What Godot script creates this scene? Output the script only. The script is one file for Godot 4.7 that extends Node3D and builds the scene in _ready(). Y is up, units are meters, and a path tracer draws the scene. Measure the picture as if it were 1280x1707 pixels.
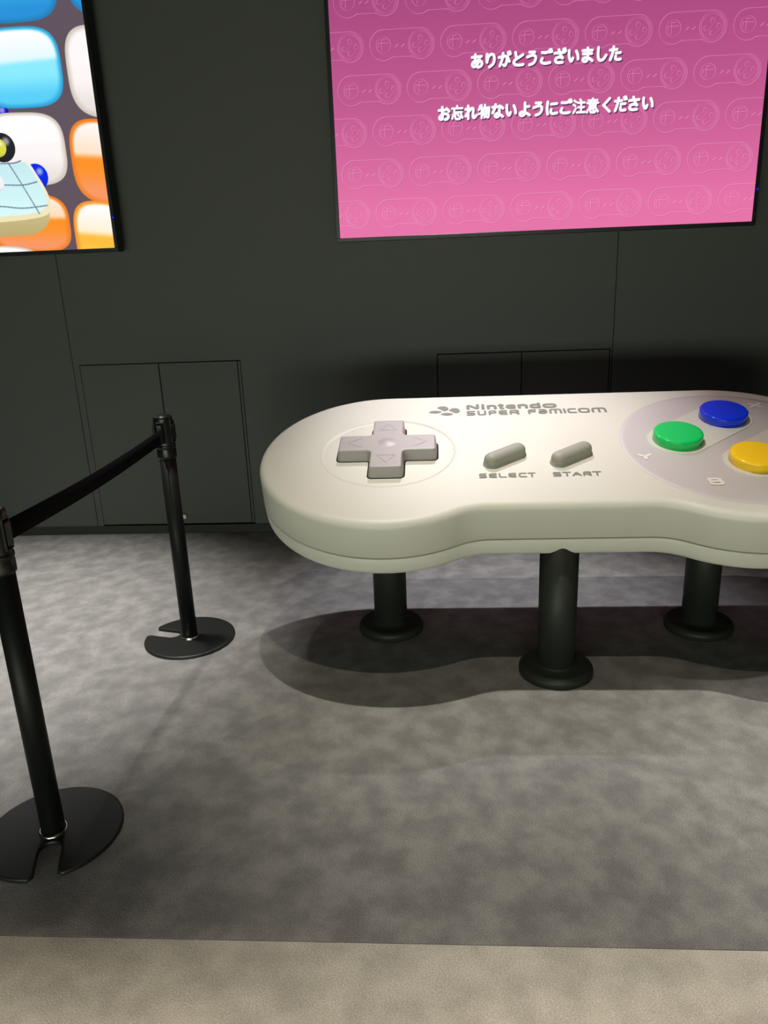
extends Node3D
# A dark exhibition room: a giant tilted game controller on three legs in front of a black
# panelled wall with two screens, two belt stanchions at the left, a two-tone carpet below.

const WALL_Z := -4.297          # front face of the back wall
const LOBE := 0.488             # radius of the two round ends of the controller
const SEP := 1.281              # distance between their centres
const WAIST := 0.385            # half depth of the body between them
const FILLET := 0.23            # hollow curve from round end to waist
const TILT := 0.27123           # the deck leans towards the visitor
const DECK := Vector3(-0.1834, 0.8037, -2.8893)   # centre of the left round end, on the deck

var M := {}
var taken := {}

# ------------------------------------------------------------------ scene

func _ready() -> void:
	camera_and_light()
	materials()
	build_floor()
	build_walls()
	build_screens()
	build_controller()
	build_stanchions()
	build_unseen_spotlights()
	build_unseen_front_light()


func camera_and_light() -> void:
	var cam := Camera3D.new()
	cam.name = "camera"
	cam.fov = 66.4555
	cam.near = 0.05
	cam.far = 60.0
	cam.transform = Transform3D(Basis(Vector3(0.997542, -0.0376362, -0.0591058), Vector3(0.0175218, 0.9506915, -0.3096428), Vector3(0.0678452, 0.3078461, 0.9490141)).orthonormalized(), Vector3(0, 1.5, 0))
	add_child(cam)
	cam.current = true
	var env := Environment.new()
	env.background_mode = Environment.BG_COLOR
	env.background_color = Color(0.0, 0.0, 0.0)
	env.tonemap_mode = Environment.TONE_MAPPER_LINEAR
	env.tonemap_exposure = 1.0
	env.sdfgi_enabled = true
	env.ssao_enabled = true
	env.ssil_enabled = true
	var we := WorldEnvironment.new()
	we.name = "world_environment"
	we.environment = env
	add_child(we)


const SCREEN_GLOW := 1.0        # brightness of the two wall screens
const FRONT_ENERGY := 16.5      # light of the unseen panel behind the camera
const UNSEEN_LIGHT_COLOR := Color(0.96, 1.0, 0.92)


# the unseen spotlights overhead: position, target, half cone, blend, energy, colour, size
func spots() -> Array:
	return [
		[Vector3(-0.25, 4.85, -2.63), Vector3(0.50, 0, -2.40), 20.0, 1.0, 16.0, Color(1.0, 0.97, 0.92), 0.03],
		[Vector3(0.05, 3.40, -4.12), Vector3(0.22, 0, -3.20), 21.5, 1.0, 9.6, Color(0.98, 0.975, 1.0), 0.03],  # out of view, placed to light the floor behind the controller
		[Vector3(0.05, 4.91, -1.0), Vector3(0.05, 0.5, -2.70), 19.0, 1.0, 4.0, Color(1.0, 0.95, 0.84), 0.03],
		[Vector3(-1.60, 4.9, -3.1), Vector3(-2.10, 0, -2.85), 19.3, 1.0, 44.0, Color(1.0, 0.985, 0.96), 0.12],  # out of view, placed to brighten the floor round the posts
		[Vector3(-1.1, 4.9, 1.0), Vector3(-1.1, 0, 0.05), 17.5, 1.0, 32.0, Color(1.0, 0.95, 0.87), 0.12],  # this and the next two: out of view, placed to light the pale carpet
		[Vector3(-0.15, 4.9, 1.0), Vector3(-0.15, 0, 0.05), 17.5, 1.0, 32.0, Color(1.0, 0.95, 0.87), 0.12],
		[Vector3(0.8, 4.9, 1.0), Vector3(0.8, 0, 0.05), 17.5, 1.0, 32.0, Color(1.0, 0.95, 0.87), 0.12],
		[Vector3(1.7, 4.9, -1.45), Vector3(1.40, 0, -1.85), 12.0, 1.0, 15.0, Color(1.0, 0.97, 0.93), 0.06],  # out of view, placed to brighten the floor at the right
	]


# ------------------------------------------------------------------ helpers

func numbered(called: String) -> String:
	var n: int = taken.get(called, 0)
	taken[called] = n + 1
	return called if n == 0 else "%s_%03d" % [called, n]


func thing(called: String, label: String, category: String, at := Vector3.ZERO, group := "") -> Node3D:
	var o := Node3D.new()
	o.name = numbered(called)
	add_child(o)
	o.position = at
	tag(o, label, category, group)
	return o


func tag(o: Node, label: String, category: String, group := "") -> void:
	o.set_meta("label", label)
	o.set_meta("category", category)
	if group != "":
		o.set_meta("group", group)


func part(called: String, mesh: Mesh, m: Material, parent: Node, tf := Transform3D(), label := "") -> MeshInstance3D:
	var o := MeshInstance3D.new()
	o.name = called
	o.mesh = mesh
	o.material_override = m
	parent.add_child(o, true)
	o.transform = tf
	if label != "":
		o.set_meta("label", label)
	return o


func struct(called: String, mesh: Mesh, m: Material, tf := Transform3D(), label := "", category := "") -> MeshInstance3D:
	var o := part(called, mesh, m, self, tf, label)
	o.set_meta("kind", "structure")
	if category != "":
		o.set_meta("category", category)
	return o


func begin() -> SurfaceTool:
	var st := SurfaceTool.new()
	st.begin(Mesh.PRIMITIVE_TRIANGLES)
	return st


func tri(st: SurfaceTool, a: Vector3, b: Vector3, c: Vector3, out_dir: Vector3) -> void:
	var flip := (c - a).cross(b - a).dot(out_dir) < 0.0
	st.add_vertex(a)
	st.add_vertex(c if flip else b)
	st.add_vertex(b if flip else c)


func quad(st: SurfaceTool, a: Vector3, b: Vector3, c: Vector3, d: Vector3, out_dir: Vector3) -> void:
	tri(st, a, b, c, out_dir)
	tri(st, a, c, d, out_dir)


func finish(st: SurfaceTool) -> ArrayMesh:
	st.generate_normals()
	return st.commit()


func area(p: PackedVector2Array) -> float:
	var s := 0.0
	for i in p.size():
		var q := p[(i + 1) % p.size()]
		s += p[i].x * q.y - q.x * p[i].y
	return s * 0.5


func inset(p: PackedVector2Array, by: float) -> PackedVector2Array:
	var out := PackedVector2Array()
	var n := p.size()
	for i in n:
		var a := (p[i] - p[(i + n - 1) % n]).normalized()
		var b := (p[(i + 1) % n] - p[i]).normalized()
		var na := Vector2(a.y, -a.x)
		var nb := Vector2(b.y, -b.x)
		out.append(p[i] - (na + nb) / maxf(1.0 + na.dot(nb), 0.3) * by)
	return out


# a prism over an outline in x and z; every level is (inset, height); ends are closed on wish
func loft(outline: PackedVector2Array, levels: Array, cap_low := true, cap_high := true) -> ArrayMesh:
	var st := begin()
	loft_into(st, outline, levels, cap_low, cap_high)
	return finish(st)


func loft_into(st: SurfaceTool, outline: PackedVector2Array, levels: Array, cap_low := true, cap_high := true) -> void:
	var p := outline
	if area(p) < 0.0:
		p = p.duplicate()
		p.reverse()
	var n := p.size()
	var rings := []
	for l in levels:
		rings.append(inset(p, l.x))
	st.set_smooth_group(1)
	for k in levels.size() - 1:
		var lo: PackedVector2Array = rings[k]
		var hi: PackedVector2Array = rings[k + 1]
		for i in n:
			var j := (i + 1) % n
			var e := (p[j] - p[i]).normalized()
			var rise: float = levels[k + 1].y - levels[k].y
			var draw_in: float = levels[k + 1].x - levels[k].x
			var out_dir := Vector3(e.y * rise, draw_in, -e.x * rise)
			quad(st, v3(lo[i], levels[k].y), v3(lo[j], levels[k].y), v3(hi[j], levels[k + 1].y), v3(hi[i], levels[k + 1].y), out_dir)
	st.set_smooth_group(-1)
	if cap_low:
		flat(st, rings[0], levels[0].y, Vector3.DOWN)
	if cap_high:
		flat(st, rings[levels.size() - 1], levels[levels.size() - 1].y, Vector3.UP)


func v3(p: Vector2, y: float) -> Vector3:
	return Vector3(p.x, y, p.y)


func flat(st: SurfaceTool, p: PackedVector2Array, y: float, out_dir: Vector3) -> void:
	var t := Geometry2D.triangulate_polygon(p)
	for i in range(0, t.size(), 3):
		tri(st, v3(p[t[i]], y), v3(p[t[i + 1]], y), v3(p[t[i + 2]], y), out_dir)


func arc(p: PackedVector2Array, c: Vector2, r: float, from_deg: float, to_deg: float, steps: int) -> void:
	for i in steps + 1:
		var a := deg_to_rad(lerpf(from_deg, to_deg, float(i) / steps))
		p.append(c + Vector2(cos(a), sin(a)) * r)


func circle(r: float, steps := 64, c := Vector2.ZERO) -> PackedVector2Array:
	var p := PackedVector2Array()
	for i in steps:
		p.append(c + Vector2.from_angle(TAU * i / steps) * r)
	return p


func capsule(a: Vector2, b: Vector2, r: float, steps := 20) -> PackedVector2Array:
	var p := PackedVector2Array()
	var d := rad_to_deg((b - a).angle())
	arc(p, b, r, d - 90.0, d + 90.0, steps)
	arc(p, a, r, d + 90.0, d + 270.0, steps)
	return p


# turned shape: profile points are (radius, height); listed from the bottom up and in to the axis
func lathe(profile: Array, steps := 48) -> ArrayMesh:
	var st := begin()
	var pr := []
	for k in profile.size():
		# a narrow ring beside every edge of a flat end keeps the end's shading flat
		if k > 0 and profile[k].x < 1e-6 and profile[k - 1].x > 0.004:
			pr.append(profile[k - 1].lerp(profile[k], 0.05))
		pr.append(profile[k])
		if k + 1 < profile.size() and profile[k].x < 1e-6 and profile[k + 1].x > 0.004:
			pr.append(profile[k].lerp(profile[k + 1], 0.95))
	for k in pr.size() - 1:
		var a: Vector2 = pr[k]
		var b: Vector2 = pr[k + 1]
		var d := b - a
		st.set_smooth_group(1)
		for i in steps:
			var u := Vector2.from_angle(TAU * i / steps)
			var w := Vector2.from_angle(TAU * (i + 1) / steps)
			var mid := (u + w).normalized()
			var out_dir := Vector3(mid.x * d.y, -d.x, mid.y * d.y)
			var p0 := Vector3(u.x * a.x, a.y, u.y * a.x)
			var p1 := Vector3(w.x * a.x, a.y, w.y * a.x)
			var p2 := Vector3(w.x * b.x, b.y, w.y * b.x)
			var p3 := Vector3(u.x * b.x, b.y, u.y * b.x)
			if a.x > 1e-6:
				tri(st, p0, p1, p2 if b.x > 1e-6 else p3, out_dir)
			if b.x > 1e-6:
				tri(st, p0, p2, p3, out_dir)
	return finish(st)


func box_into(st: SurfaceTool, lo: Vector3, hi: Vector3, bevel := 0.002) -> void:
	# a box with chamfered edges
	var c := (lo + hi) * 0.5
	var h := (hi - lo) * 0.5
	var b := minf(bevel, minf(h.x, minf(h.y, h.z)) * 0.9)
	st.set_smooth_group(-1)
	for ax in 3:
		var u := (ax + 1) % 3
		var w := (ax + 2) % 3
		for s in [-1.0, 1.0]:
			var f: Array[Vector3] = []
			for q in [[-1, -1], [1, -1], [1, 1], [-1, 1]]:
				var v := Vector3.ZERO
				v[ax] = s * h[ax]
				v[u] = q[0] * (h[u] - b)
				v[w] = q[1] * (h[w] - b)
				f.append(c + v)
			var out_dir := Vector3.ZERO
			out_dir[ax] = s
			quad(st, f[0], f[1], f[2], f[3], out_dir)
		for s in [-1.0, 1.0]:
			for t in [-1.0, 1.0]:
				# the edge along ax between faces u = s and w = t
				var e: Array[Vector3] = []
				for q in [[-1, 0], [1, 0], [1, 1], [-1, 1]]:
					var v := Vector3.ZERO
					v[ax] = q[0] * (h[ax] - b)
					v[u] = s * (h[u] - (b if q[1] == 0 else 0.0))
					v[w] = t * (h[w] - (0.0 if q[1] == 0 else b))
					e.append(c + v)
				var out_dir := Vector3.ZERO
				out_dir[u] = s
				out_dir[w] = t
				quad(st, e[0], e[1], e[2], e[3], out_dir)
	for sx in [-1.0, 1.0]:
		for sy in [-1.0, 1.0]:
			for sz in [-1.0, 1.0]:
				var s := Vector3(sx, sy, sz)
				tri(st, c + s * Vector3(h.x, h.y - b, h.z - b), c + s * Vector3(h.x - b, h.y, h.z - b), c + s * Vector3(h.x - b, h.y - b, h.z), s)


func box(lo: Vector3, hi: Vector3, bevel := 0.002) -> ArrayMesh:
	var st := begin()
	box_into(st, lo, hi, bevel)
	return finish(st)


# a raised flat line of even width along points in x and z, with round ends and joints
func ribbon_into(st: SurfaceTool, pts: PackedVector2Array, w: float, y0: float) -> void:
	st.set_smooth_group(-1)
	var r := w * 0.5
	var y := y0
	for i in pts.size() - 1:
		if pts[i].distance_to(pts[i + 1]) < 1e-6:
			continue
		var p := capsule(pts[i], pts[i + 1], r, 5)
		flat(st, p, y, Vector3.UP)
		y += 0.00003       # no two pieces in one plane


func rounded_line(pts: PackedVector2Array, r: float, closed := false) -> PackedVector2Array:
	var out := PackedVector2Array()
	var n := pts.size()
	for i in n:
		var end := not closed and (i == 0 or i == n - 1)
		if end:
			out.append(pts[i])
			continue
		var a := pts[(i + n - 1) % n]
		var b := pts[(i + 1) % n]
		var q := minf(r, minf(pts[i].distance_to(a), pts[i].distance_to(b)) * 0.5)
		var p0 := pts[i].move_toward(a, q)
		var p2 := pts[i].move_toward(b, q)
		for k in 5:
			var t := k / 4.0
			out.append(p0.lerp(pts[i], t).lerp(pts[i].lerp(p2, t), t))
	if closed:
		out.append(out[0])
	return out


# ------------------------------------------------------------------ materials

func mat(color: Color, rough: float, spec := 0.5) -> StandardMaterial3D:
	var m := StandardMaterial3D.new()
	m.albedo_color = color
	m.roughness = rough
	m.metallic_specular = spec
	return m


func noise(seed_: int, freq: float, octaves: int, ramp_lo: Color, ramp_hi: Color, size := 1024, w := -1) -> NoiseTexture2D:
	var n := FastNoiseLite.new()
	n.seed = seed_
	n.noise_type = FastNoiseLite.TYPE_SIMPLEX_SMOOTH
	n.frequency = freq
	n.fractal_octaves = octaves
	n.fractal_gain = 0.55
	var t := NoiseTexture2D.new()
	t.width = size if w < 0 else w
	t.height = size
	t.noise = n
	t.seamless = true
	var g := Gradient.new()
	g.set_color(0, ramp_lo)
	g.set_color(1, ramp_hi)
	g.set_offset(0, 0.22)
	g.set_offset(1, 0.78)
	t.color_ramp = g
	return t


func carpet(base: Color, seed_: int, spread: float) -> StandardMaterial3D:
	var m := mat(base, 0.95, 0.2)
	m.albedo_texture = noise(seed_, 0.017, 6, Color(1.0 - spread, 1.0 - spread, 1.0 - spread * 0.95), Color.WHITE)
	m.uv1_triplanar = true
	m.uv1_world_triplanar = true
	m.uv1_scale = Vector3.ONE * 0.42
	m.detail_enabled = true
	m.detail_blend_mode = BaseMaterial3D.BLEND_MODE_MUL
	m.detail_uv_layer = BaseMaterial3D.DETAIL_UV_2
	m.detail_albedo = noise(seed_ + 7, 0.30, 3, Color(0.78, 0.78, 0.78), Color.WHITE, 768)
	m.uv2_triplanar = true
	m.uv2_world_triplanar = true
	m.uv2_scale = Vector3(0.9, 1.2, 1.2)
	m.heightmap_enabled = true
	m.heightmap_texture = noise(seed_ + 3, 0.42, 2, Color.BLACK, Color.WHITE, 1024)
	m.heightmap_scale = 0.05
	return m


func materials() -> void:
	M.carpet = carpet(Color(0.625, 0.619, 0.607), 11, 0.15)
	M.pale_carpet = carpet(Color(0.875, 0.853, 0.800), 23, 0.10)
	M.wall = mat(Color(0.300, 0.308, 0.297), 0.62, 0.35)
	M.gap = mat(Color(0.05, 0.05, 0.05), 0.9, 0.2)
	M.room = mat(Color(0.20, 0.20, 0.19), 0.9, 0.3)
	M.plinth = mat(Color(0.14, 0.16, 0.15), 0.6, 0.4)
	M.case = mat(Color(0.05, 0.05, 0.055), 0.4, 0.5)
	M.cream = mat(Color(0.748, 0.740, 0.703), 0.46, 0.42)
	M.seam = mat(Color(0.12, 0.12, 0.10), 0.9, 0.2)
	M.lilac = mat(Color(0.692, 0.668, 0.670), 0.5, 0.5)
	M.pad = mat(Color(0.585, 0.562, 0.558), 0.45, 0.45)
	M.rubber = mat(Color(0.545, 0.54, 0.505), 0.55, 0.4)
	M.print_grey = mat(Color(0.44, 0.445, 0.42), 0.6, 0.3)
	M.print_white = mat(Color(0.82, 0.79, 0.77), 0.6, 0.3)
	M.blue = mat(Color(0.012, 0.19, 0.84), 0.10, 0.5)
	M.green = mat(Color(0.04, 0.72, 0.36), 0.10, 0.5)
	M.yellow = mat(Color(0.93, 0.75, 0.12), 0.10, 0.5)
	M.red = mat(Color(0.78, 0.06, 0.08), 0.10, 0.5)
	M.leg = mat(Color(0.13, 0.14, 0.125), 0.55, 0.4)
	M.black_metal = mat(Color(0.06, 0.068, 0.062), 0.5, 0.3)
	M.base_metal = mat(Color(0.075, 0.085, 0.078), 0.42, 0.5)
	M.base_metal.heightmap_enabled = true
	M.base_metal.heightmap_texture = noise(41, 0.35, 2, Color.BLACK, Color.WHITE, 512)
	M.base_metal.heightmap_scale = 0.03
	M.base_metal.uv1_triplanar = true
	M.base_metal.uv1_scale = Vector3.ONE * 6.0
	M.black_plastic = mat(Color(0.06, 0.066, 0.062), 0.34, 0.42)
	M.slot = mat(Color(0.02, 0.02, 0.02), 0.8, 0.2)
	M.webbing = mat(Color(0.045, 0.045, 0.05), 0.85, 0.2)
	M.chrome = mat(Color(0.75, 0.74, 0.70), 0.22, 0.5)
	M.chrome.metallic = 1.0
	M.white_metal = mat(Color(0.80, 0.80, 0.78), 0.4, 0.5)
	M.led = mat(Color(0.02, 0.02, 0.1), 0.4)
	M.led.emission_enabled = true
	M.led.emission = Color(0.05, 0.08, 1.0)
	M.led.emission_energy_multiplier = 1.5
	M.lens = mat(Color(0.9, 0.9, 0.85), 0.3)
	M.lens.emission_enabled = true
	M.lens.emission = Color(1.0, 0.95, 0.86)
	M.lens.emission_energy_multiplier = 6.0


# ------------------------------------------------------------------ room

func build_floor() -> void:
	var slab := struct("floor", box(Vector3(-4.6, -0.2, -4.5), Vector3(4.6, -0.012, 4.2), 0.0), M.gap)
	part("carpet", box(Vector3(-4.5, -0.012, -4.33), Vector3(4.5, 0.0, -1.4035), 0.001), M.carpet, slab, Transform3D(), "dark grey mottled carpet")
	part("carpet_border", box(Vector3(-4.5, -0.012, -1.4025), Vector3(4.5, 0.0, 4.1), 0.001), M.pale_carpet, slab, Transform3D(), "pale beige mottled carpet")


func build_walls() -> void:
	var z := WALL_Z
	var t := 0.018
	var back := struct("wall_back", box(Vector3(-4.6, -0.1, z - 0.2), Vector3(4.6, 5.1, z - t), 0.0), M.gap)
	var g := 0.002
	# three full-height boards; the middle one is cut out round the two low double doors
	part("wall_panel", box(Vector3(-4.5, 0.0, z - t), Vector3(-2.0165 - g, 5.0, z), 0.0012), M.wall, back)
	var st := begin()
	box_into(st, Vector3(-2.0165 + g, 1.0005, z - t), Vector3(0.9485 - g, 5.0, z), 0.0)
	box_into(st, Vector3(-2.0165 + g, 0.0, z - t), Vector3(-1.9805, 1.0005, z), 0.0)
	box_into(st, Vector3(-1.066, 0.0, z - t), Vector3(0.0125, 1.0005, z), 0.0)
	box_into(st, Vector3(0.9385, 0.0, z - t), Vector3(0.9485 - g, 1.0005, z), 0.0)
	part("wall_panel", finish(st), M.wall, back)
	part("wall_panel", box(Vector3(0.9485 + g, 0.0, z - t), Vector3(4.5, 5.0, z), 0.0012), M.wall, back)
	# the doors: leaves with open joints round them
	var n := 1
	for d in [[-1.979, -1.5325, -1.5275, -1.0875], [0.0175, 0.467, 0.471, 0.9335]]:
		var first := box(Vector3(d[0], 0.056, z - t), Vector3(d[1], 0.9955, z - 0.001), 0.0015)
		var door := Node3D.new()
		door.name = "door_%d" % n
		door.set_meta("kind", "structure")
		add_child(door)
		door.position = Vector3(d[0], 0, z)
		var off := Transform3D(Basis(), -door.position)
		part("door_leaf", first, M.wall, door, off)
		var leaf := part("door_leaf", box(Vector3(d[2], 0.056, z - t), Vector3(d[3], 0.9955, z - 0.001), 0.0015), M.wall, door, off)
		if n == 1:
			part("door_jamb", box(Vector3(-1.083, 0.056, z - t), Vector3(-1.070, 0.9955, z - 0.0005), 0.0015), M.wall, door, off)
			var kn := lathe([Vector2(0.008, 0), Vector2(0.008, 0.006), Vector2(0.013, 0.010), Vector2(0.0145, 0.016), Vector2(0.012, 0.022), Vector2(0.006, 0.025), Vector2(0, 0.0255)], 20)
			part("door_knob", kn, M.white_metal, leaf, Transform3D(Basis(Vector3.RIGHT, PI / 2), Vector3(-1.482, 0.103, z - 0.001)), "small pale metal knob")
		n += 1
	var bb := struct("baseboard_back", box(Vector3(-4.5, 0.0, z), Vector3(4.5, 0.050, z + 0.009), 0.002), M.plinth)
	bb.set_meta("kind", "structure")
	struct("wall_left", box(Vector3(-4.6, -0.1, -4.5), Vector3(-4.5, 5.1, 4.2), 0.0), M.room)
	struct("wall_right", box(Vector3(4.5, -0.1, -4.5), Vector3(4.6, 5.1, 4.2), 0.0), M.room)
	struct("wall_front", box(Vector3(-4.6, -0.1, 4.1), Vector3(4.6, 5.1, 4.2), 0.0), M.room)
	struct("ceiling", box(Vector3(-4.6, 5.0, -4.5), Vector3(4.6, 5.1, 4.2), 0.0), M.room)


# ------------------------------------------------------------------ screens

func glow(img: Image, energy := 1.0) -> StandardMaterial3D:
	var m := mat(Color(0.01, 0.01, 0.01), 0.5, 0.3)
	m.emission_enabled = true
	m.emission = Color.BLACK
	m.emission_texture = ImageTexture.create_from_image(img)
	m.emission_energy_multiplier = energy
	return m


func display(label: String, left: float, img: Image, tint: Color) -> void:
	var w := 2.0205
	var h := 1.1366
	var o := thing("wall_screen", label, "screen", Vector3(left, 1.607, WALL_Z))
	var b := 0.019
	var st := begin()
	box_into(st, Vector3(-b, -b, 0.055), Vector3(w + b, h + b, 0.1275), 0.003)
	part("casing", finish(st), M.case, o)
	part("wall_mount", box(Vector3(0.45, 0.25, 0.0), Vector3(w - 0.45, h - 0.25, 0.056), 0.002), M.case, o)
	st = begin()
	var f := 0.132
	box_into(st, Vector3(-b, -b, 0.1275), Vector3(w + b, 0.0, f), 0.0015)
	box_into(st, Vector3(-b, h, 0.1275), Vector3(w + b, h + b, f), 0.0015)
	box_into(st, Vector3(-b, 0.0, 0.1275), Vector3(0.0, h, f), 0.0015)
	box_into(st, Vector3(w, 0.0, 0.1275), Vector3(w + b, h, f), 0.0015)
	part("bezel", finish(st), M.case, o)
	var q := QuadMesh.new()
	q.size = Vector2(w, h)
	part("display_panel", q, glow(img, SCREEN_GLOW), o, Transform3D(Basis(), Vector3(w / 2, h / 2, 0.1298)))
	part("standby_led", lathe([Vector2(0.0045, 0), Vector2(0.0045, 0.001), Vector2(0.003, 0.0028), Vector2(0, 0.0035)], 12), M.led, o, Transform3D(Basis(Vector3.RIGHT, PI / 2), Vector3(w + 0.0125, 0.146, f)), "tiny blue standby light")
	var l := AreaLight3D.new()
	l.name = "screen_light"
	o.add_child(l)
	l.transform = Transform3D(Basis(Vector3.UP, PI), Vector3(w / 2, h / 2, 0.15))
	l.area_size = Vector2(w, h)
	l.light_color = tint
	l.light_energy = 0.06
	l.area_range = 12.0
	l.shadow_enabled = true


func build_screens() -> void:
	display("bright pink wall screen with two lines of white text and embossed controller outlines", -0.4645, pink_picture(), Color(1.0, 0.5, 0.75))
	display("wall screen with glossy blue, white and orange rounded tiles, cut by the picture's left edge", -3.6557, tile_picture(), Color(0.9, 0.95, 1.0))


# -- drawing into images

func stamp(img: Image, a: Vector2, b: Vector2, r: float, c: Color) -> void:
	var x0 := maxi(0, int(minf(a.x, b.x) - r - 1.5))
	var x1 := mini(img.get_width() - 1, int(maxf(a.x, b.x) + r + 1.5))
	var y0 := maxi(0, int(minf(a.y, b.y) - r - 1.5))
	var y1 := mini(img.get_height() - 1, int(maxf(a.y, b.y) + r + 1.5))
	var d := b - a
	var l2 := maxf(d.length_squared(), 1e-6)
	for y in range(y0, y1 + 1):
		for x in range(x0, x1 + 1):
			var p := Vector2(x + 0.5, y + 0.5)
			var t := clampf((p - a).dot(d) / l2, 0.0, 1.0)
			var k := clampf(r + 0.5 - p.distance_to(a + d * t), 0.0, 1.0) * c.a
			if k > 0.0:
				var o := img.get_pixel(x, y)
				img.set_pixel(x, y, o.lerp(Color(c.r, c.g, c.b, o.a), k))


func stroke(img: Image, pts: PackedVector2Array, r: float, c: Color) -> void:
	for i in pts.size() - 1:
		stamp(img, pts[i], pts[i + 1], r, c)


func smooth(p: PackedVector2Array) -> PackedVector2Array:
	# Catmull-Rom through the points
	if p.size() < 3:
		return p
	var out := PackedVector2Array()
	for i in p.size() - 1:
		var a := p[maxi(i - 1, 0)]
		var d := p[mini(i + 2, p.size() - 1)]
		for k in 6:
			out.append(p[i].cubic_interpolate(p[i + 1], a, d, k / 6.0))
	out.append(p[p.size() - 1])
	return out


func points(text: String) -> PackedVector2Array:
	var out := PackedVector2Array()
	var n := text.strip_edges().split_floats(" ", false)
	for i in range(0, n.size() - 1, 2):
		out.append(Vector2(n[i], n[i + 1]))
	return out


# strokes of the characters in a box of 100 by 100, y down; «!» marks straight strokes
func kana() -> Dictionary:
	var dots := ";!80 3 86 17;!92 0 98 14"
	var ta := "!10 27 62 24;36 6 28 52 12 93;!56 48 90 46;54 68 53 84 66 92 92 90"
	var sa := "!12 27 88 23;44 5 56 36 74 62;74 60 48 54 26 60 18 77 34 91 74 90"
	return {
		"あ": "!12 23 86 20;38 6 36 40 40 66 50 88;70 36 62 60 42 82 23 87 13 72 26 53 52 46 78 50 90 68 82 84 60 93",
		"り": "22 8 20 34 22 62;24 50 34 24 54 10 74 16 80 44 70 74 40 95",
		"が": "8 34 40 29 62 28 71 40 67 70 57 90 42 86;40 7 34 45 14 92;74 32 82 46 90 64" + dots,
		"と": "30 6 34 30 40 46;88 24 54 42 26 58 17 76 32 90 62 93 90 90",
		"う": "!32 10 72 11;14 42 40 34 66 32 80 46 76 68 60 86 32 95",
		"ご": "22 17 48 19 72 15;24 56 15 76 30 89 56 91 84 87" + dots,
		"ざ": sa + dots,
		"い": "16 14 16 50 25 78 36 86 46 66;72 20 84 46 87 74",
		"ま": "!14 20 88 20;!18 42 84 42;52 4 53 40 53 74 44 91 26 93 15 81 26 69 48 69 70 77 90 91",
		"し": "27 5 25 50 30 80 46 92 68 84 88 58",
		"た": ta,
		"だ": ta + dots,
		"お": "!10 27 58 26;38 6 37 50 38 80 28 92 13 81 26 64 54 52 80 58 87 76 75 90 58 93;72 17 82 25 92 37",
		"れ": "!30 6 30 96;9 29 25 28 40 25;40 25 28 50 9 76;28 54 50 30 64 23 72 34 69 60 70 84 80 90 96 74",
		"な": "!10 24 52 22;34 6 26 36 10 64;66 17 80 24 93 35;64 40 64 74 54 91 38 93 29 81 44 69 68 76 91 92",
		"よ": "53 5 53 50 53 74 42 91 24 93 13 81 28 69 56 73 90 92;!56 33 86 31",
		"に": "18 7 13 50 18 93;!44 24 90 21;46 60 43 80 58 90 92 87",
		"く": "!74 5 27 50;!27 50 76 95",
		"さ": sa,
		"忘": "!50 2 50 17;!8 19 92 19;!26 19 26 47;!26 47 86 47;!18 63 9 90;34 58 34 82 42 93 68 93 74 80;!52 57 60 71;!80 60 93 86",
		"物": "18 9 14 24 6 38;!14 28 46 27;!30 4 30 97;!5 67 47 54;58 4 52 24 41 44;!56 23 92 23;92 23 90 66 83 92 70 88;68 25 60 52 42 76;82 25 74 62 52 93",
		"注": "!12 8 26 18;!6 35 20 45;!7 93 26 62;!58 2 68 13;!40 24 95 24;!44 56 90 56;!34 91 98 91;!67 24 67 91",
		"意": "!50 0 50 11;!14 12 86 12;!32 15 38 28;!68 15 62 28;!6 30 94 30;!26 41 74 41;!74 41 74 66;!74 66 26 66;!26 66 26 41;!26 53 74 53;!14 75 7 95;32 72 34 91 44 96 66 96 72 87;!50 71 56 82;!80 73 93 91",
	}


func write(img: Image, text: String, centre: Vector2, cell: float, high: float, r: float, c: Color) -> void:
	var glyphs := kana()
	var x := centre.x - cell * text.length() / 2.0
	for ch in text:
		for s: String in glyphs[ch].split(";"):
			var straight := s.begins_with("!")
			var p := points(s.trim_prefix("!"))
			var q := PackedVector2Array()
			for v in p:
				q.append(Vector2(x + v.x / 100.0 * cell * 0.92 + cell * 0.04, centre.y + (v.y - 50.0) / 100.0 * high))
			stroke(img, q if straight else smooth(q), r * (0.8 if glyphs[ch].count(";") > 6 else 1.0), c)
		x += cell


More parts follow.
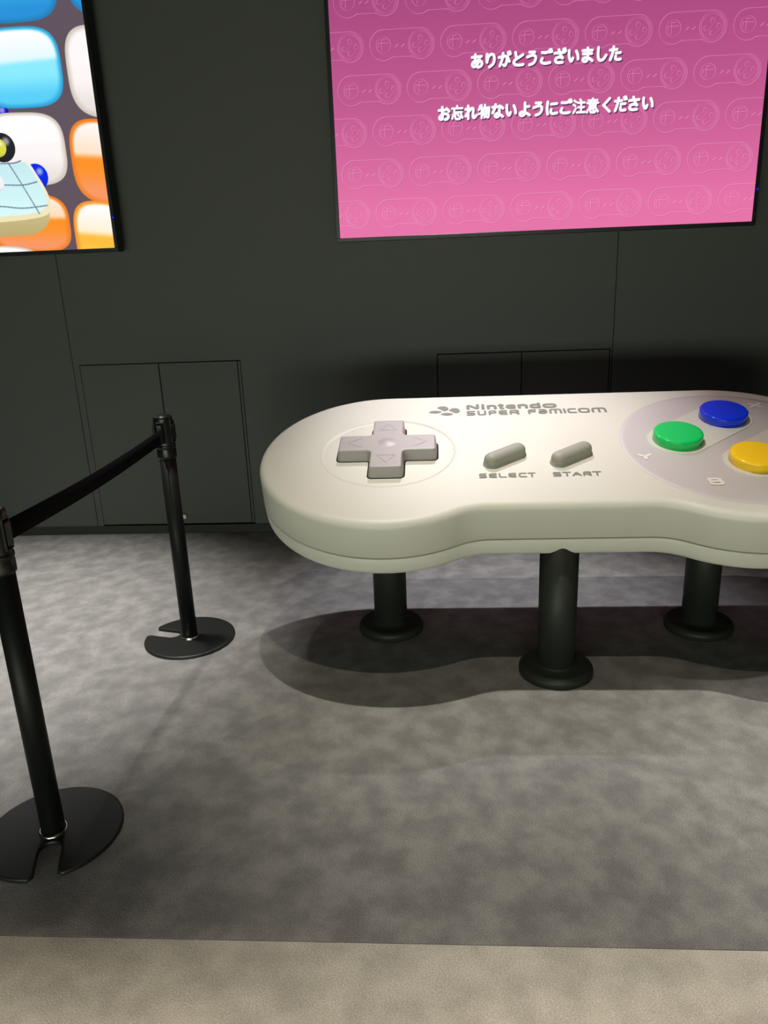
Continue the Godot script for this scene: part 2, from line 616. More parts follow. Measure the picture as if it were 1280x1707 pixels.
# one embossed controller outline, about 305 by 130 units, centred on 0
func emboss(img: Image, c: Vector2, k: float, col: Color, dark: Color) -> void:
	for pass_ in 2:
		var tone := dark if pass_ == 0 else col
		var o := c + (Vector2(1.6, 1.6) if pass_ == 0 else Vector2.ZERO)
		var body := body_outline(0.063, 0.171, 0.050, 0.03)
		var line := PackedVector2Array()
		for p in body:
			line.append(o + (p - Vector2(0.0855, 0)) * k * 1.03)
		line.append(line[0])
		# the relief catches light on the left and along the top
		for i in line.size() - 1:
			var d := (line[i + 1] - line[i]).normalized()
			var lit := absf(d.dot(Vector2(0.75, -0.66)))
			stamp(img, line[i], line[i + 1], 1.0, Color(tone, tone.a * (0.35 + 0.65 * lit)))
		var right := o + Vector2(0.088, 0) * k
		var left := o - Vector2(0.088, 0) * k
		for rr in [[right, 0.051], [right, 0.058], [left, 0.034]]:
			var ring := circle(rr[1] * k, 40, rr[0])
			for i in ring.size():
				var lit := absf((ring[i] - rr[0]).normalized().dot(Vector2(0.9, -0.3)))
				stamp(img, ring[i], ring[(i + 1) % ring.size()], 0.9, Color(tone, tone.a * (0.2 + 0.8 * lit)))
		for q in [[0.009, 0.024], [0.024, 0.009]]:
			var hx: float = q[0] * k
			var hy: float = q[1] * k
			stroke(img, PackedVector2Array([left + Vector2(-hx, hy), left + Vector2(-hx, -hy), left + Vector2(hx, -hy)]), 0.9, tone)
		for dx in [-0.026, 0.004]:
			stamp(img, o + Vector2(dx - 0.006, 0.009) * k, o + Vector2(dx + 0.007, -0.001) * k, 1.9, Color(tone, tone.a * 0.8))
		for q in [[-0.028, 0.006, -0.002, -0.022], [0.0, 0.026, 0.028, 0.0]]:
			var pill := capsule(right + Vector2(q[0], q[1]) * k, right + Vector2(q[2], q[3]) * k, 0.0125 * k, 8)
			for i in pill.size() - 1:
				stamp(img, pill[i], pill[i + 1], 0.8, Color(tone, tone.a * 0.55))
			for e in [Vector2(q[0], q[1]), Vector2(q[2], q[3])]:
				var dot := circle(0.0085 * k, 14, right + e * k)
				for i in 7:
					stamp(img, dot[i + 4], dot[i + 5], 0.8, Color(tone, tone.a * 0.8))


func pink_picture() -> Image:
	var w := 1632
	var h := 918
	var k := 800.0            # pixels a metre
	var img := Image.create_empty(w, h, false, Image.FORMAT_RGB8)
	for y in h:
		var t := float(y) / h
		var c: Color
		if t < 0.45:
			c = Color(0.640, 0.275, 0.490).lerp(Color(0.755, 0.345, 0.560), t / 0.45)
		else:
			c = Color(0.755, 0.345, 0.560).lerp(Color(0.905, 0.455, 0.665), minf(1.0, (t - 0.45) / 0.45))
		img.fill_rect(Rect2i(0, y, w, 1), c)
	var row := 0
	for cy in [1.717, 1.9035, 2.0915, 2.2775, 2.464, 2.6505]:
		var yy: float = (2.7555 - cy) * k
		var x := -0.469 + (0.005 if row % 2 == 0 else 0.178)
		while x < 1.8:
			var t := clampf(yy / h, 0.0, 1.0)
			emboss(img, Vector2((x + 0.469) * k, yy), k, Color(0.88, 0.50, 0.72, 0.85).lerp(Color(1.0, 0.66, 0.82, 0.85), t), Color(0.55, 0.22, 0.42, 0.30))
			x += 0.3365
		row += 1
	for line in [["ありがとうございました", 0.548, 2.3755, 0.0645], ["お忘れ物ないようにご注意ください", 0.550, 2.1585, 0.0645]]:
		var c := Vector2((line[1] + 0.469) * k, (2.7555 - line[2]) * k)
		write(img, line[0], c + Vector2(3.5, 4.0), line[3] * k, 0.062 * k, 5.4, Color(0.30, 0.16, 0.32))
		write(img, line[0], c, line[3] * k, 0.062 * k, 5.2, Color(1.0, 0.99, 1.0))
	return img


func fill_poly(img: Image, p: PackedVector2Array, top: Color, low: Color) -> void:
	var r := Rect2(p[0], Vector2.ZERO)
	for v in p:
		r = r.expand(v)
	for y in range(maxi(0, int(r.position.y)), mini(img.get_height(), int(r.end.y) + 1)):
		var c := top.lerp(low, (y - r.position.y) / maxf(r.size.y, 1.0))
		for x in range(maxi(0, int(r.position.x)), mini(img.get_width(), int(r.end.x) + 1)):
			if Geometry2D.is_point_in_polygon(Vector2(x + 0.5, y + 0.5), p):
				img.set_pixel(x, y, c)


# a glossy cushion: centre and half size in pixels, its colours from rim to middle, and how the shine sits
func cushion(img: Image, c: Vector2, hs: Vector2, lean: float, rim: Color, mid: Color, low: Color, shine: float) -> void:
	for y in range(maxi(0, int(c.y - hs.y * 1.2)), mini(img.get_height(), int(c.y + hs.y * 1.2))):
		for x in range(maxi(0, int(c.x - hs.x * 1.2)), mini(img.get_width(), int(c.x + hs.x * 1.2))):
			var p := Vector2(x + 0.5, y + 0.5) - c
			p.y -= p.x * lean
			var u := p.x / hs.x
			var v := p.y / hs.y
			var e := pow(pow(absf(u), 3.4) + pow(absf(v), 3.4), 1.0 / 3.4)
			var cover := clampf((1.0 - e) * hs.y, 0.0, 1.0)
			if cover <= 0.0:
				continue
			var k := mid.lerp(low, smoothstep(0.1, 0.75, v))
			k = rim.lerp(k, smoothstep(0.0, 0.16, 1.0 - e))
			# the window-like highlight in the upper half
			var hi := smoothstep(0.0, 0.10, 0.96 - e) * smoothstep(0.10, -0.10, v + 0.14 + u * 0.05)
			k = k.lerp(Color.WHITE, hi * shine * clampf(0.72 - v * 0.35, 0.0, 1.0))
			var o := img.get_pixel(x, y)
			img.set_pixel(x, y, o.lerp(k, cover))


func tile_picture() -> Image:
	var k := 560.0
	var w := int(2.04 * k)
	var h := int(1.1475 * k)
	var img := Image.create_empty(w, h, false, Image.FORMAT_RGB8)
	img.fill(Color(0.385, 0.33, 0.375))
	var at := func(x: float, y: float) -> Vector2: return Vector2((x + 3.691) * k, (2.7555 - y) * k)
	var cyan := [Color(0.16, 0.64, 0.85), Color(0.55, 0.93, 1.0), Color(0.36, 0.82, 0.98)]
	var white := [Color(0.82, 0.78, 0.73), Color(1.0, 0.97, 0.97), Color(0.93, 0.90, 0.88)]
	var orange := [Color(0.94, 0.50, 0.16), Color(1.0, 0.58, 0.16), Color(0.99, 0.60, 0.40)]
	var amber := [Color(0.96, 0.58, 0.20), Color(1.0, 0.75, 0.25), Color(1.0, 0.90, 0.40)]
	var deep := [Color(0.15, 0.50, 0.72), Color(0.25, 0.70, 0.92), Color(0.16, 0.58, 0.86)]
	var list := [
		[-1.975, 2.835, 0.215, 0.185, -0.02, deep, 0.6], [-2.005, 2.458, 0.212, 0.178, 0.0, cyan, 1.0],
		[-2.045, 2.094, 0.212, 0.170, 0.03, white, 1.0], [-2.085, 1.748, 0.216, 0.143, 0.06, orange, 0.85],
		[-2.300, 1.520, 0.26, 0.125, 0.05, white, 1.0],
		[-1.515, 2.840, 0.205, 0.185, 0.05, deep, 0.5], [-1.560, 2.415, 0.210, 0.205, 0.10, white, 0.5],
		[-1.602, 2.010, 0.212, 0.200, 0.14, orange, 0.95], [-1.640, 1.640, 0.214, 0.190, 0.16, amber, 1.0],
		[-2.44, 2.80, 0.20, 0.16, 0.0, cyan, 0.8], [-2.47, 2.45, 0.205, 0.165, 0.0, white, 0.9], [-2.50, 2.10, 0.205, 0.16, 0.0, orange, 0.9], [-2.53, 1.77, 0.205, 0.14, 0.0, amber, 1.0],
		[-2.90, 2.80, 0.20, 0.16, 0.0, white, 0.8], [-2.93, 2.45, 0.205, 0.165, 0.0, cyan, 1.0], [-2.95, 2.10, 0.205, 0.16, 0.0, deep, 0.9], [-2.97, 1.77, 0.205, 0.14, 0.0, orange, 1.0],
		[-3.36, 2.80, 0.20, 0.16, 0.0, orange, 0.8], [-3.38, 2.45, 0.205, 0.165, 0.0, white, 1.0], [-3.40, 2.10, 0.205, 0.16, 0.0, cyan, 0.9], [-3.42, 1.77, 0.205, 0.14, 0.0, white, 1.0],
	]
	ball(img, at.call(-2.15, 2.255), 0.055 * k, Color(0.10, 0.05, 0.75))
	for t in list:
		var c: Vector2 = at.call(t[0], t[1])
		cushion(img, c, Vector2(t[2], t[3]) * k, t[4], t[5][0], t[5][1], t[5][2], t[6])
	# a cream slab with a pale blue top, and the balls behind and upon it
	var poly := func(text: String) -> PackedVector2Array:
		var out := PackedVector2Array()
		for p in points(text):
			out.append(at.call(-p.x, p.y))
		return out
	ball(img, at.call(-2.010, 1.965), 0.062 * k, Color(0.02, 0.16, 0.90))
	fill_poly(img, smooth(poly.call("2.62 1.80 2.35 1.76 2.03 1.778 1.966 1.80 1.958 1.86 1.968 1.80 1.975 1.765 1.994 1.732 2.03 1.708 2.066 1.694 2.173 1.687 2.40 1.688 2.62 1.70")), Color(0.85, 0.79, 0.60), Color(0.74, 0.68, 0.46))
	fill_poly(img, smooth(poly.call("2.45 2.03 2.186 2.038 2.066 2.043 2.037 2.032 2.006 1.979 1.971 1.906 1.957 1.85 1.966 1.80 2.028 1.772 2.24 1.757 2.62 1.757")), Color(0.97, 0.96, 0.90), Color(0.95, 0.90, 0.72))
	fill_poly(img, smooth(poly.call("2.45 2.02 2.186 2.034 2.070 2.036 2.047 2.024 2.018 1.975 1.985 1.906 1.975 1.85 1.990 1.818 2.040 1.797 2.24 1.783 2.62 1.78")), Color(0.78, 0.93, 0.95), Color(0.86, 0.99, 0.99))
	for l in ["2.146 2.038 2.10 1.95 2.024 1.790", "2.40 1.94 2.206 1.935 2.087 1.930 2.010 1.942", "2.40 1.835 2.226 1.833 2.108 1.820 1.976 1.828", "2.20 2.036 2.12 2.034 2.078 2.043"]:
		stroke(img, smooth(poly.call(l)), 0.0035 * k, Color(0.45, 0.52, 0.60, 0.75))
	ball(img, at.call(-2.163, 2.108), 0.068 * k, Color(0.14, 0.14, 0.17))
	ball(img, at.call(-2.185, 2.108), 0.044 * k, Color(0.88, 0.86, 0.30))
	ball(img, at.call(-2.225, 1.945), 0.042 * k, Color(0.95, 0.96, 0.97))
	return img


func ball(img: Image, c: Vector2, r: float, col: Color) -> void:
	for y in range(maxi(0, int(c.y - r - 1)), mini(img.get_height(), int(c.y + r + 2))):
		for x in range(maxi(0, int(c.x - r - 1)), mini(img.get_width(), int(c.x + r + 2))):
			var p := Vector2(x + 0.5, y + 0.5)
			var k := clampf(r + 0.5 - p.distance_to(c), 0.0, 1.0)
			if k > 0.0:
				var s := p.distance_to(c + Vector2(0.35, -0.4) * r) / r
				var shade := col.lerp(Color.WHITE, 0.55 * smoothstep(0.42, 0.1, s)).lerp(col * 0.75, 0.5 * smoothstep(0.8, 1.5, s))
				shade.a = 1.0
				img.set_pixel(x, y, img.get_pixel(x, y).lerp(shade, k))


# ------------------------------------------------------------------ the giant controller

func body_outline(r: float, s: float, w: float, q: float) -> PackedVector2Array:
	# two round ends of radius r, s apart, straight behind (v < 0), waisted in front (v > 0)
	var uc := sqrt((r - w) * (r + w + 2.0 * q))
	var deg := rad_to_deg(atan2(w + q, uc))
	var p := PackedVector2Array()
	arc(p, Vector2(s, 0), r, -90.0, 180.0 - deg, 60)
	var f := PackedVector2Array()
	arc(f, Vector2(s - uc, w + q), q, -deg, -90.0, 12)
	p.append_array(f.slice(1))
	f.clear()
	arc(f, Vector2(uc, w + q), q, -90.0, -180.0 + deg, 12)
	p.append_array(f)
	f.clear()
	arc(f, Vector2.ZERO, r, deg, 270.0, 60)
	p.append_array(f.slice(1))
	return p


# letters as lines in a unit box, y down; a stroke ends at «;», a closed one begins with «o»
func letter(ch: String) -> String:
	return {
		"S": "1 0 0 0 0 .5 1 .5 1 1 0 1", "U": "0 0 0 1 1 1 1 0", "P": "0 1 0 0 1 0 1 .58 .1 .58", "E": "1 0 0 0 0 1 1 1;0 .5 .95 .5",
		"R": "0 1 0 0 1 0 1 .55 .1 .55;.5 .55 1 1", "F": "0 1 0 0 1 0;0 .5 .88 .5", "a": ".08 0 1 0 1 1 0 1 0 .5 1 .5", "m": "0 1 0 0 1 0 1 1;.5 0 .5 1",
		"i": ".5 0 .5 1", "c": "1 0 0 0 0 1 1 1", "C": "1 0 0 0 0 1 1 1", "O": "o0 0 1 0 1 1 0 1", "L": "0 0 0 1 1 1", "T": "0 0 1 0;.5 0 .5 1",
		"A": "0 1 .5 0 1 1;.22 .66 .78 .66", "X": "0 0 1 1;1 0 0 1", "Y": "0 0 .5 .5 1 0;.5 .5 .5 1", "B": "0 0 .92 0 .92 .5 0 .5;0 0 0 1 1 1 1 .5 0 .5",
		"N": "0 1 0 0 1 1 1 0", "j": ".5 0 .5 .02;.5 .32 .5 1", "n": "0 .3 0 1;0 .45 .15 .3 1 .3 1 1", "t": ".4 .05 .4 1 1 1;0 .3 1 .3", "e": "0 .65 1 .65 1 .3 0 .3 0 1 1 1", "d": "1 0 1 1;1 .3 0 .3 0 1 1 1", "o": "o0 .3 1 .3 1 1 0 1",
	}[ch]


func glyph_into(st: SurfaceTool, ch: String, box_: Rect2, w: float, y: float, round_: float) -> void:
	var r := Rect2(box_.position + Vector2.ONE * w / 2, box_.size - Vector2.ONE * w)
	var lift := y
	for s: String in letter(ch).split(";"):
		lift += 0.0004
		var closed := s.begins_with("o")
		var p := PackedVector2Array()
		for v in points(s.trim_prefix("o")):
			p.append(r.position + v * r.size)
		ribbon_into(st, rounded_line(p, round_, closed), w, lift)


func word(text: String, spans: Array, x0: float, per: float, first: float, top: float, low: float, w: float, y: float, round_: float) -> ArrayMesh:
	var st := begin()
	for i in text.length():
		var a: float = x0 + (spans[i * 2] - first) * per
		var b: float = x0 + (spans[i * 2 + 1] - first) * per
		glyph_into(st, text[i], Rect2(a, top, b - a, low - top), w, y, round_)
	return finish(st)


func build_controller() -> void:
	var base := Vector3(DECK.x + SEP / 2, 0, -2.85)
	var o := thing("giant_controller", "giant cream game controller display leaning on three thick dark legs", "game controller", base)
	var deck := Transform3D(Basis(Vector3.RIGHT, TILT), DECK - base)
	var outline := body_outline(LOBE, SEP, WAIST, FILLET)

	# upper shell: groove lip, side, rounded rim, top with a round recess for the cross key
	var lv := [Vector2(0.014, -0.1415), Vector2(0.0015, -0.1415), Vector2(0, -0.140), Vector2(0, -0.031)]
	for i in range(1, 11):
		var a := PI / 2 * i / 10.0
		lv.append(Vector2(0.031 * (1.0 - cos(a)), -0.031 + 0.031 * sin(a)))
	lv.append(Vector2(0.042, 0))
	var st := begin()
	loft_into(st, outline, lv, true, false)
	var rim := inset(outline if area(outline) > 0.0 else outline, 0.042)
	var hole := circle(0.2575, 96)
	st.set_smooth_group(-1)
	for half in [Rect2(-1, -1, 4, 1), Rect2(-1, 0, 4, 1)]:
		var rect := PackedVector2Array([half.position, Vector2(half.end.x, half.position.y), half.end, Vector2(half.position.x, half.end.y)])
		for p in Geometry2D.intersect_polygons(rim, rect):
			for q in Geometry2D.clip_polygons(p, hole):
				flat(st, q, 0.0, Vector3.UP)
	part("upper_shell", finish(st), M.cream, o, deck)
	part("cross_key_recess", lathe([Vector2(0.258, 0.0), Vector2(0.2572, 0.0), Vector2(0.2535, -0.0045), Vector2(0.0, -0.0045)], 96), M.cream, o, deck)
	# lower shell
	lv = [Vector2(0.040, -0.2235)]
	for i in range(0, 9):
		var a := PI / 2 * i / 8.0
		lv.append(Vector2(0.003 + 0.033 * (1.0 - sin(a)), -0.1905 - 0.033 * cos(a)))
	lv.append_array([Vector2(0.0, -0.1475), Vector2(0.0015, -0.146), Vector2(0.014, -0.146)])
	part("lower_shell", loft(outline, lv), M.cream, o, deck)
	part("seam_gasket", loft(outline, [Vector2(0.006, -0.1475), Vector2(0.006, -0.1405)], false, false), M.seam, o, deck)

	build_cross_key(o, deck)
	build_face_buttons(o, deck)

	# the two slanting rubber keys
	for x in [0.0, 0.241]:
		var a := Vector2(0.386 + x, 0.1135)
		var b := Vector2(0.483 + x, 0.0455)
		var cap := capsule(a, b, 0.0305)
		var up := [Vector2(-0.003, -0.001), Vector2(-0.003, 0.004), Vector2(0.0, 0.005), Vector2(0.001, 0.022)]
		for i in range(1, 9):
			var t := PI / 2 * i / 8.0
			up.append(Vector2(0.001 + 0.029 * (1.0 - cos(t)), 0.022 + 0.023 * sin(t)))
		part("rubber_key", loft(cap, up), M.rubber, o, deck)

	# print on the deck
	var y := 0.0008
	part("lettering", word("SELECT", [0, 48, 60, 110, 120, 168, 178, 228, 240, 290, 295, 345], 0.334, 0.000583, 0, 0.1785, 0.2090, 0.0067, y, 0.008), M.print_grey, o, deck, "grey lettering SELECT")
	part("lettering", word("START", [0, 50, 56, 108, 112, 168, 176, 226, 232, 285], 0.594, 0.000598, 0, 0.1785, 0.2085, 0.0067, y, 0.008), M.print_grey, o, deck, "grey lettering START")
	part("lettering", word("Njntendo", [275, 352, 362, 386, 396, 456, 462, 500, 508, 568, 578, 640, 648, 714, 724, 808], 0.3115, 0.000694, 275, -0.3865, -0.3365, 0.0138, y, 0.012), M.print_grey, o, deck, "heavy grey lettering of the upper line")
	part("lettering", word("SUPERFamicOm", [275, 328, 340, 394, 406, 456, 466, 520, 531, 590, 640, 692, 701, 754, 765, 840, 850, 862, 872, 927, 936, 1004, 1014, 1100], 0.3100, 0.000682, 275, -0.3255, -0.2840, 0.0096, y, 0.011), M.print_grey, o, deck, "grey square lettering of the lower line")
	var mark := Node3D.new()
	mark.name = "leaf_emblem"
	o.add_child(mark)
	mark.transform = deck
	for s in ["1560 -3220 1640 -3310 1740 -3355 1850 -3355 1990 -3325 2100 -3245 2020 -3165 1920 -3120 1800 -3110 1660 -3145", "2570 -3010 2490 -2930 2390 -2888 2280 -2888 2140 -2935 2040 -3020 2120 -3100 2220 -3140 2340 -3140 2480 -3095",
			"1900 -3590 1985 -3705 2110 -3755 2260 -3725 2370 -3590 2370 -3450 2300 -3350 2195 -3300 2110 -3400 2010 -3500", "2380 -3330 2440 -3450 2540 -3545 2650 -3560 2770 -3500 2840 -3350 2810 -3170 2660 -3090 2580 -3180 2480 -3270"]:
		var p := PackedVector2Array()
		for v in points(s):
			p.append(v * 0.0001)
		p.append(p[0])
		var q := smooth(p)
		q.resize(q.size() - 1)
		var f := begin()
		f.set_smooth_group(-1)
		flat(f, q, y, Vector3.UP)
		part("emblem_leaf", finish(f), M.print_grey, mark)

	# legs: round posts that end inside the lower shell, each on a thick round foot
	for l in [Vector2(-0.203, -3.012), Vector2(1.068, -3.0), Vector2(0.433, -2.640)]:
		var top: float = DECK.y - 0.205 / cos(TILT) - (l.y - DECK.z) * tan(TILT)
		var leg := part("leg", lathe([Vector2(0, 0.002), Vector2(0.069, 0.002), Vector2(0.069, top), Vector2(0, top)], 48), M.leg, o, Transform3D(Basis(), Vector3(l.x, 0, l.y) - base))
		var prof := [Vector2(0.0, 0.0), Vector2(0.128, 0.0), Vector2(0.134, 0.004)]
		for i in 9:
			var a := PI / 2 * i / 8.0
			prof.append(Vector2(0.117 + 0.020 * cos(a), 0.020 + 0.020 * sin(a)))
		prof.append_array([Vector2(0.078, 0.041), Vector2(0.074, 0.043), Vector2(0.069, 0.047)])
		part("foot", lathe(prof, 56), M.leg, leg)


func build_cross_key(o: Node3D, deck: Transform3D) -> void:
	var l := 0.1865
	var w := 0.0635
	var cr := PackedVector2Array([Vector2(-w, -l), Vector2(w, -l), Vector2(w, -w), Vector2(l, -w), Vector2(l, w), Vector2(w, w), Vector2(w, l), Vector2(-w, l), Vector2(-w, w), Vector2(-l, w), Vector2(-l, -w), Vector2(-w, -w)])
	var rounded := rounded_line(cr, 0.016, true)
	rounded.resize(rounded.size() - 1)
	var st := begin()
	var fl := -0.0045
	var lv := [Vector2(-0.0005, fl), Vector2(0.0045, 0.034)]
	for i in range(1, 6):
		var a := PI / 2 * i / 5.0
		lv.append(Vector2(0.0045 + 0.0065 * (1.0 - cos(a)), 0.034 + 0.0065 * sin(a)))
	lv.append(Vector2(0.0122, 0.0405))
	loft_into(st, rounded, lv, true, true)
	var key := part("cross_key", finish(st), M.pad, o, deck, "grey four-way cross key")
	# the middle boss and the arrow on every arm
	part("thumb_boss", lathe([Vector2(0.036, 0.0404), Vector2(0.029, 0.0412), Vector2(0.022, 0.0426), Vector2(0.015, 0.0439), Vector2(0.008, 0.0447), Vector2(0.003, 0.04495), Vector2(0.0, 0.0450)], 40), M.pad, key)
	for i in 4:
		var f := begin()
		var p := PackedVector2Array([Vector2(-0.034, -0.098), Vector2(0, -0.150), Vector2(0.034, -0.098)])
		ribbon_into(f, rounded_line(p, 0.004, true), 0.0016, 0.0411)
		part("arrow_mark", finish(f), M.pad, key, Transform3D(Basis(Vector3.UP, i * PI / 2), Vector3.ZERO))
	var gap := begin()
	loft_into(gap, rounded, [Vector2(-0.006, fl - 0.001), Vector2(-0.006, fl + 0.0004)], false, true)
	part("key_slot", finish(gap), M.seam, o, deck, "dark slot round the cross key")


func build_face_buttons(o: Node3D, deck: Transform3D) -> void:
	var c := Vector2(1.2825, 0.001)
	var at := Transform3D(Basis(), Vector3(c.x, 0, c.y))
	var disc := part("button_field", lathe([Vector2(0.4125, -0.001), Vector2(0.4125, 0.0008), Vector2(0.411, 0.002), Vector2(0.0, 0.002)], 128), M.lilac, o, deck * at, "round lilac-grey field")
	var back := at.affine_inverse()
	var spots_ := {"X": Vector2(1.300, -0.205), "Y": Vector2(1.083, -0.034), "B": Vector2(1.309, 0.135), "A": Vector2(1.526, -0.036)}
	for pair in [["Y", "X"], ["B", "A"]]:
		var p := capsule(spots_[pair[0]], spots_[pair[1]], 0.109)
		part("button_lane", loft(p, [Vector2(0, 0.001), Vector2(0, 0.003), Vector2(0.0012, 0.0042)]), M.cream, disc, back, "cream lane under two buttons")
	var shape := [Vector2(0.0, 0.0), Vector2(0.0895, 0.0), Vector2(0.0890, 0.022)]
	for i in range(1, 7):
		var a := PI / 2 * i / 6.0
		shape.append(Vector2(0.0830 + 0.006 * cos(a), 0.0275 + 0.006 * sin(a)))
	shape.append_array([Vector2(0.0815, 0.0336), Vector2(0.0, 0.0336)])
	var top := lathe([Vector2(0.0822, 0.0335), Vector2(0.0818, 0.0338), Vector2(0.078, 0.0341), Vector2(0.06, 0.0345), Vector2(0.03, 0.0349), Vector2(0.0, 0.0351)], 72)
	var cap := lathe(shape, 72)
	for b in [["X", M.blue, "glossy blue round button"], ["Y", M.green, "glossy green round button"], ["B", M.yellow, "glossy yellow round button"], ["A", M.red, "glossy red round button"]]:
		var s: Vector2 = spots_[b[0]]
		var at_b := Transform3D(Basis(), Vector3(s.x, 0.0042, s.y))
		var button := part("face_button", cap, b[1], o, deck * at_b, b[2])
		var satin: StandardMaterial3D = b[1].duplicate()
		satin.roughness = 0.42
		satin.metallic_specular = 0.3
		part("button_top", top, satin, button)
	for g in [["Y", 0.912, 0.966, 0.064, 0.108], ["X", 1.430, 1.484, -0.326, -0.283], ["B", 1.110, 1.160, 0.2415, 0.290], ["A", 1.652, 1.704, -0.150, -0.106]]:
		var st := begin()
		glyph_into(st, g[0], Rect2(g[1], g[3], g[2] - g[1], g[4] - g[3]), 0.0125, 0.0028, 0.005)
		part("button_letter", finish(st), M.print_white, disc, back, "pale letter " + g[0])


# ------------------------------------------------------------------ stanchions

func build_stanchions() -> void:
	var far := Vector3(-1.054, 0, -2.933)
	var near := Vector3(-1.090, 0, -1.753)
	var dir := (near - far).normalized()
	stanchion(far, Vector2(-0.17, -0.042).angle(), dir, "black belt post with a notched round base, the far one near the door")
	stanchion(near, Vector2(0.052, 0.16).angle(), -dir, "black belt post with a notched round base, nearest, at the picture's left edge")
	# the belt between the two heads, sagging a little
	var st := begin()
	st.set_smooth_group(1)
	var a := far + dir * 0.0525
	var b := near - dir * 0.0525
	var n := 24
	var t := 0.0009
	var side := dir.cross(Vector3.UP)
	for i in n:
		var q: Array[Vector3] = []
		for k in [i, i + 1]:
			var f := float(k) / n
			var c := a.lerp(b, f) + Vector3.UP * (0.881 - 0.012 * sin(PI * f)) 
			q.append(c)
		for s in [-1.0, 1.0]:
			var o: Vector3 = side * t * s
			quad(st, q[0] + o + Vector3.DOWN * 0.027, q[1] + o + Vector3.DOWN * 0.027, q[1] + o + Vector3.UP * 0.027, q[0] + o + Vector3.UP * 0.027, side * s)
			var e: Vector3 = Vector3.UP * 0.027 * s
			quad(st, q[0] + e - side * t, q[1] + e - side * t, q[1] + e + side * t, q[0] + e + side * t, Vector3.UP * s)
	var belt := part("barrier_belt", finish(st), M.webbing, self)
	tag(belt, "black webbing belt stretched between the two black posts", "belt")


func stanchion(at: Vector3, notch: float, dir: Vector3, label: String) -> void:
	var o := thing("belt_stanchion", label, "stanchion", at, "black belt posts")
	# base plate: a disc with a deep round-ended notch, all corners softened
	var disc := circle(0.188, 120)
	var d := Vector2.from_angle(notch)
	var cut := capsule(d * 0.082, d * 0.30, 0.030, 16)
	var wide := PackedVector2Array([d.rotated(0.26) * 0.14, d.rotated(0.20) * 0.24, d.rotated(-0.20) * 0.24, d.rotated(-0.26) * 0.14])
	var p: PackedVector2Array = Geometry2D.clip_polygons(disc, cut)[0]
	p = Geometry2D.offset_polygon(p, -0.011, Geometry2D.JOIN_ROUND)[0]
	p = Geometry2D.offset_polygon(p, 0.011, Geometry2D.JOIN_ROUND)[0]
	var clean := PackedVector2Array()
	for v in p:
		if clean.is_empty() or clean[clean.size() - 1].distance_to(v) > 0.0012:
			clean.append(v)
	if clean[0].distance_to(clean[clean.size() - 1]) < 0.0012:
		clean.resize(clean.size() - 1)
	part("base_plate", loft(clean, [Vector2(0.0015, 0), Vector2(0, 0.002), Vector2(0, 0.008), Vector2(0.0012, 0.0105), Vector2(0.0035, 0.012), Vector2(0.006, 0.0123)]), M.base_metal, o)
	part("base_ring", lathe([Vector2(0.0405, 0.012), Vector2(0.0400, 0.015), Vector2(0.0375, 0.0175), Vector2(0.0335, 0.018), Vector2(0.0315, 0.016)], 40), M.chrome, o, Transform3D(), "bright metal ring")
	part("post", lathe([Vector2(0, 0.011), Vector2(0.0318, 0.011), Vector2(0.0318, 0.80), Vector2(0, 0.80)], 40), M.black_metal, o)
	part("collar", lathe([Vector2(0.0318, 0.788), Vector2(0.0365, 0.792), Vector2(0.0372, 0.798), Vector2(0.0372, 0.822), Vector2(0.0362, 0.826), Vector2(0.0362, 0.830), Vector2(0.0385, 0.833), Vector2(0.0385, 0.842), Vector2(0.034, 0.845)], 40), M.black_plastic, o)
	# cassette head with a slot on each of the four sides, clips upon two of them
	var head := circle(0.0365, 48)
	var hd := part("belt_cassette", loft(head, [Vector2(0, 0.842), Vector2(0, 0.945), Vector2(0.001, 0.951), Vector2(0.004, 0.9555), Vector2(0.009, 0.957), Vector2(0.014, 0.957)]), M.black_plastic, o)
	part("head_cap", lathe([Vector2(0.024, 0.9565), Vector2(0.0235, 0.9585), Vector2(0.020, 0.9592), Vector2(0.0, 0.9595)], 32), M.black_plastic, hd)
	var yaw := atan2(dir.x, dir.z)
	for i in 4:
		var turn := Transform3D(Basis(Vector3.UP, yaw + i * PI / 2), Vector3.ZERO)
		var s := begin()
		box_into(s, Vector3(-0.0165, 0.852, 0.030), Vector3(-0.0125, 0.935, 0.0375), 0.001)
		box_into(s, Vector3(0.0125, 0.852, 0.030), Vector3(0.0165, 0.935, 0.0375), 0.001)
		box_into(s, Vector3(-0.0165, 0.931, 0.030), Vector3(0.0165, 0.937, 0.0375), 0.001)
		part("slot_frame", finish(s), M.black_plastic, hd, turn)
		part("slot", box(Vector3(-0.0125, 0.853, 0.0325), Vector3(0.0125, 0.931, 0.0368), 0.0005), M.slot, hd, turn)
		if i != 2:
			part("belt_clip", box(Vector3(-0.011, 0.862, 0.036), Vector3(0.011, 0.925, 0.052 if i == 0 else 0.0435), 0.003), M.black_plastic, hd, turn)


# ------------------------------------------------------------------ unseen spotlights

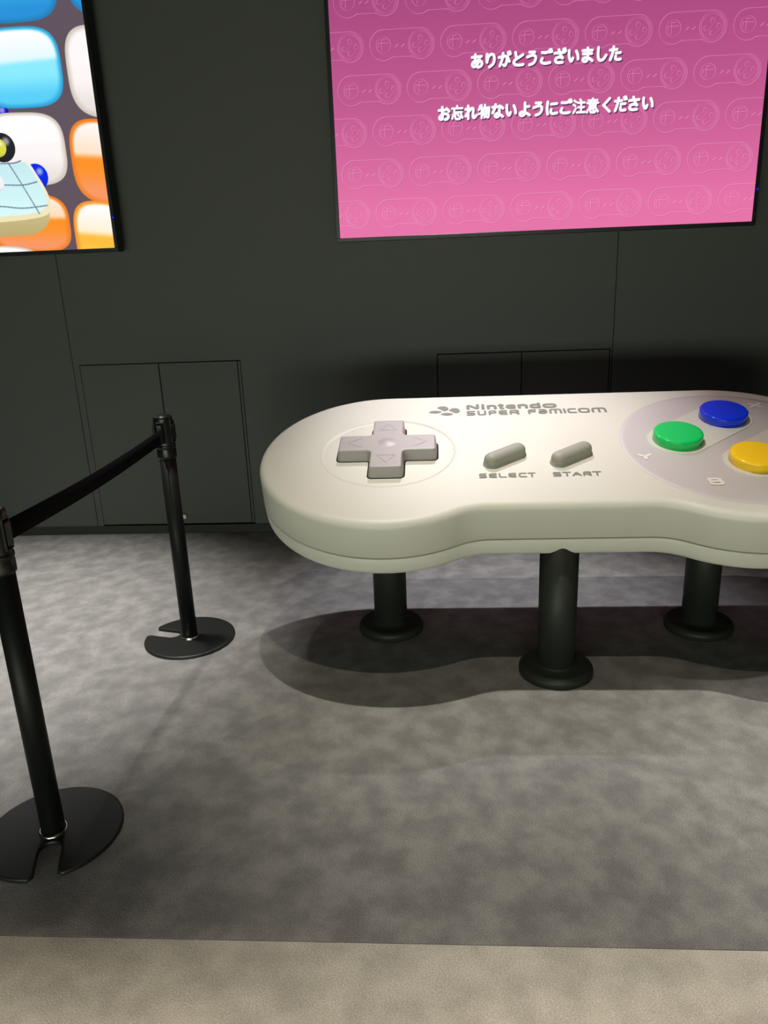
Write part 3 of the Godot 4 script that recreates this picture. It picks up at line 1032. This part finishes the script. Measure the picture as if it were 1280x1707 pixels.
func build_unseen_spotlights() -> void:
	var places := ["over the middle of the controller", "on an arm of the back wall, placed to light the floor behind the controller", "in front of the controller", "above the belt posts, placed to light the left floor", "over the left part of the pale carpet", "over the middle of the pale carpet", "over the right part of the pale carpet", "over the right end of the controller, placed to light the right floor"]
	var i := 0
	for s in spots():
		var at: Vector3 = s[0]
		var aim: Vector3 = (s[1] - at).normalized()
		var o := thing("unseen_spot_light", "unseen black spotlight " + places[i], "spotlight", at, "unseen spotlights")
		var up := Vector3.UP
		var z := -aim
		var x := Vector3.FORWARD.cross(z).normalized() if absf(aim.y) > 0.9 else up.cross(z).normalized()
		var b := Basis(x, z, x.cross(z)).orthonormalized()
		# local +y points away from the floor, along the can
		part("lamp_can", lathe([Vector2(0.047, 0.0), Vector2(0.052, 0.0), Vector2(0.053, 0.02), Vector2(0.053, 0.13), Vector2(0.048, 0.15), Vector2(0.0, 0.152)], 32), M.case, o, Transform3D(b, Vector3.ZERO))
		part("lens", lathe([Vector2(0.0, 0.009), Vector2(0.047, 0.010)], 32), M.lens, o, Transform3D(b, Vector3.ZERO))
		if at.y < 4.0:
			part("unseen_wall_arm", box(Vector3(-0.012, 0.10, WALL_Z - at.z), Vector3(0.012, 0.124, 0.02), 0.002), M.case, o)  # unseen arm, chosen to carry the lamp near the back wall
		else:
			part("stem", lathe([Vector2(0, 0.1), Vector2(0.009, 0.1), Vector2(0.009, 5.0 - at.y), Vector2(0, 5.0 - at.y)], 16), M.case, o)
		var l := SpotLight3D.new()
		l.name = "lamp"
		o.add_child(l)
		l.position = aim * 0.01
		l.basis = Basis(b.x, -b.z, b.y).orthonormalized()
		l.spot_angle = s[2]
		l.spot_angle_attenuation = s[3]
		l.light_energy = s[4]
		l.light_color = s[5]
		l.light_size = s[6]
		l.spot_range = 14.0
		l.spot_attenuation = 2.0
		l.shadow_enabled = true
		i += 1


# unseen light box behind the camera, placed to light controller front and back wall
func build_unseen_front_light() -> void:
	var o := thing("unseen_front_light", "unseen long light box with a glowing pale front, placed to light the controller front and back wall", "unseen_light", Vector3(-0.9, 0, 3.6))
	part("unseen_light_body", box(Vector3(-2.15, 0.0, -0.26), Vector3(2.15, 1.06, 0.26), 0.006), M.case, o)
	part("unseen_light_top", box(Vector3(-2.22, 1.06, -0.34), Vector3(2.22, 1.10, 0.30), 0.006), M.plinth, o)
	var m := mat(Color(0.7, 0.7, 0.66), 0.5)
	m.emission_enabled = true
	m.emission = UNSEEN_LIGHT_COLOR
	m.emission_energy_multiplier = 0.6
	part("unseen_light_panel", box(Vector3(-2.05, 0.06, -0.272), Vector3(2.05, 0.86, -0.26), 0.002), m, o)
	var l := AreaLight3D.new()
	l.name = "unseen_panel_light"
	o.add_child(l)
	l.position = Vector3(0, 0.46, -0.28)
	l.area_size = Vector2(4.1, 0.80)
	l.light_color = UNSEEN_LIGHT_COLOR
	l.light_energy = FRONT_ENERGY
	l.area_range = 14.0
	l.shadow_enabled = true
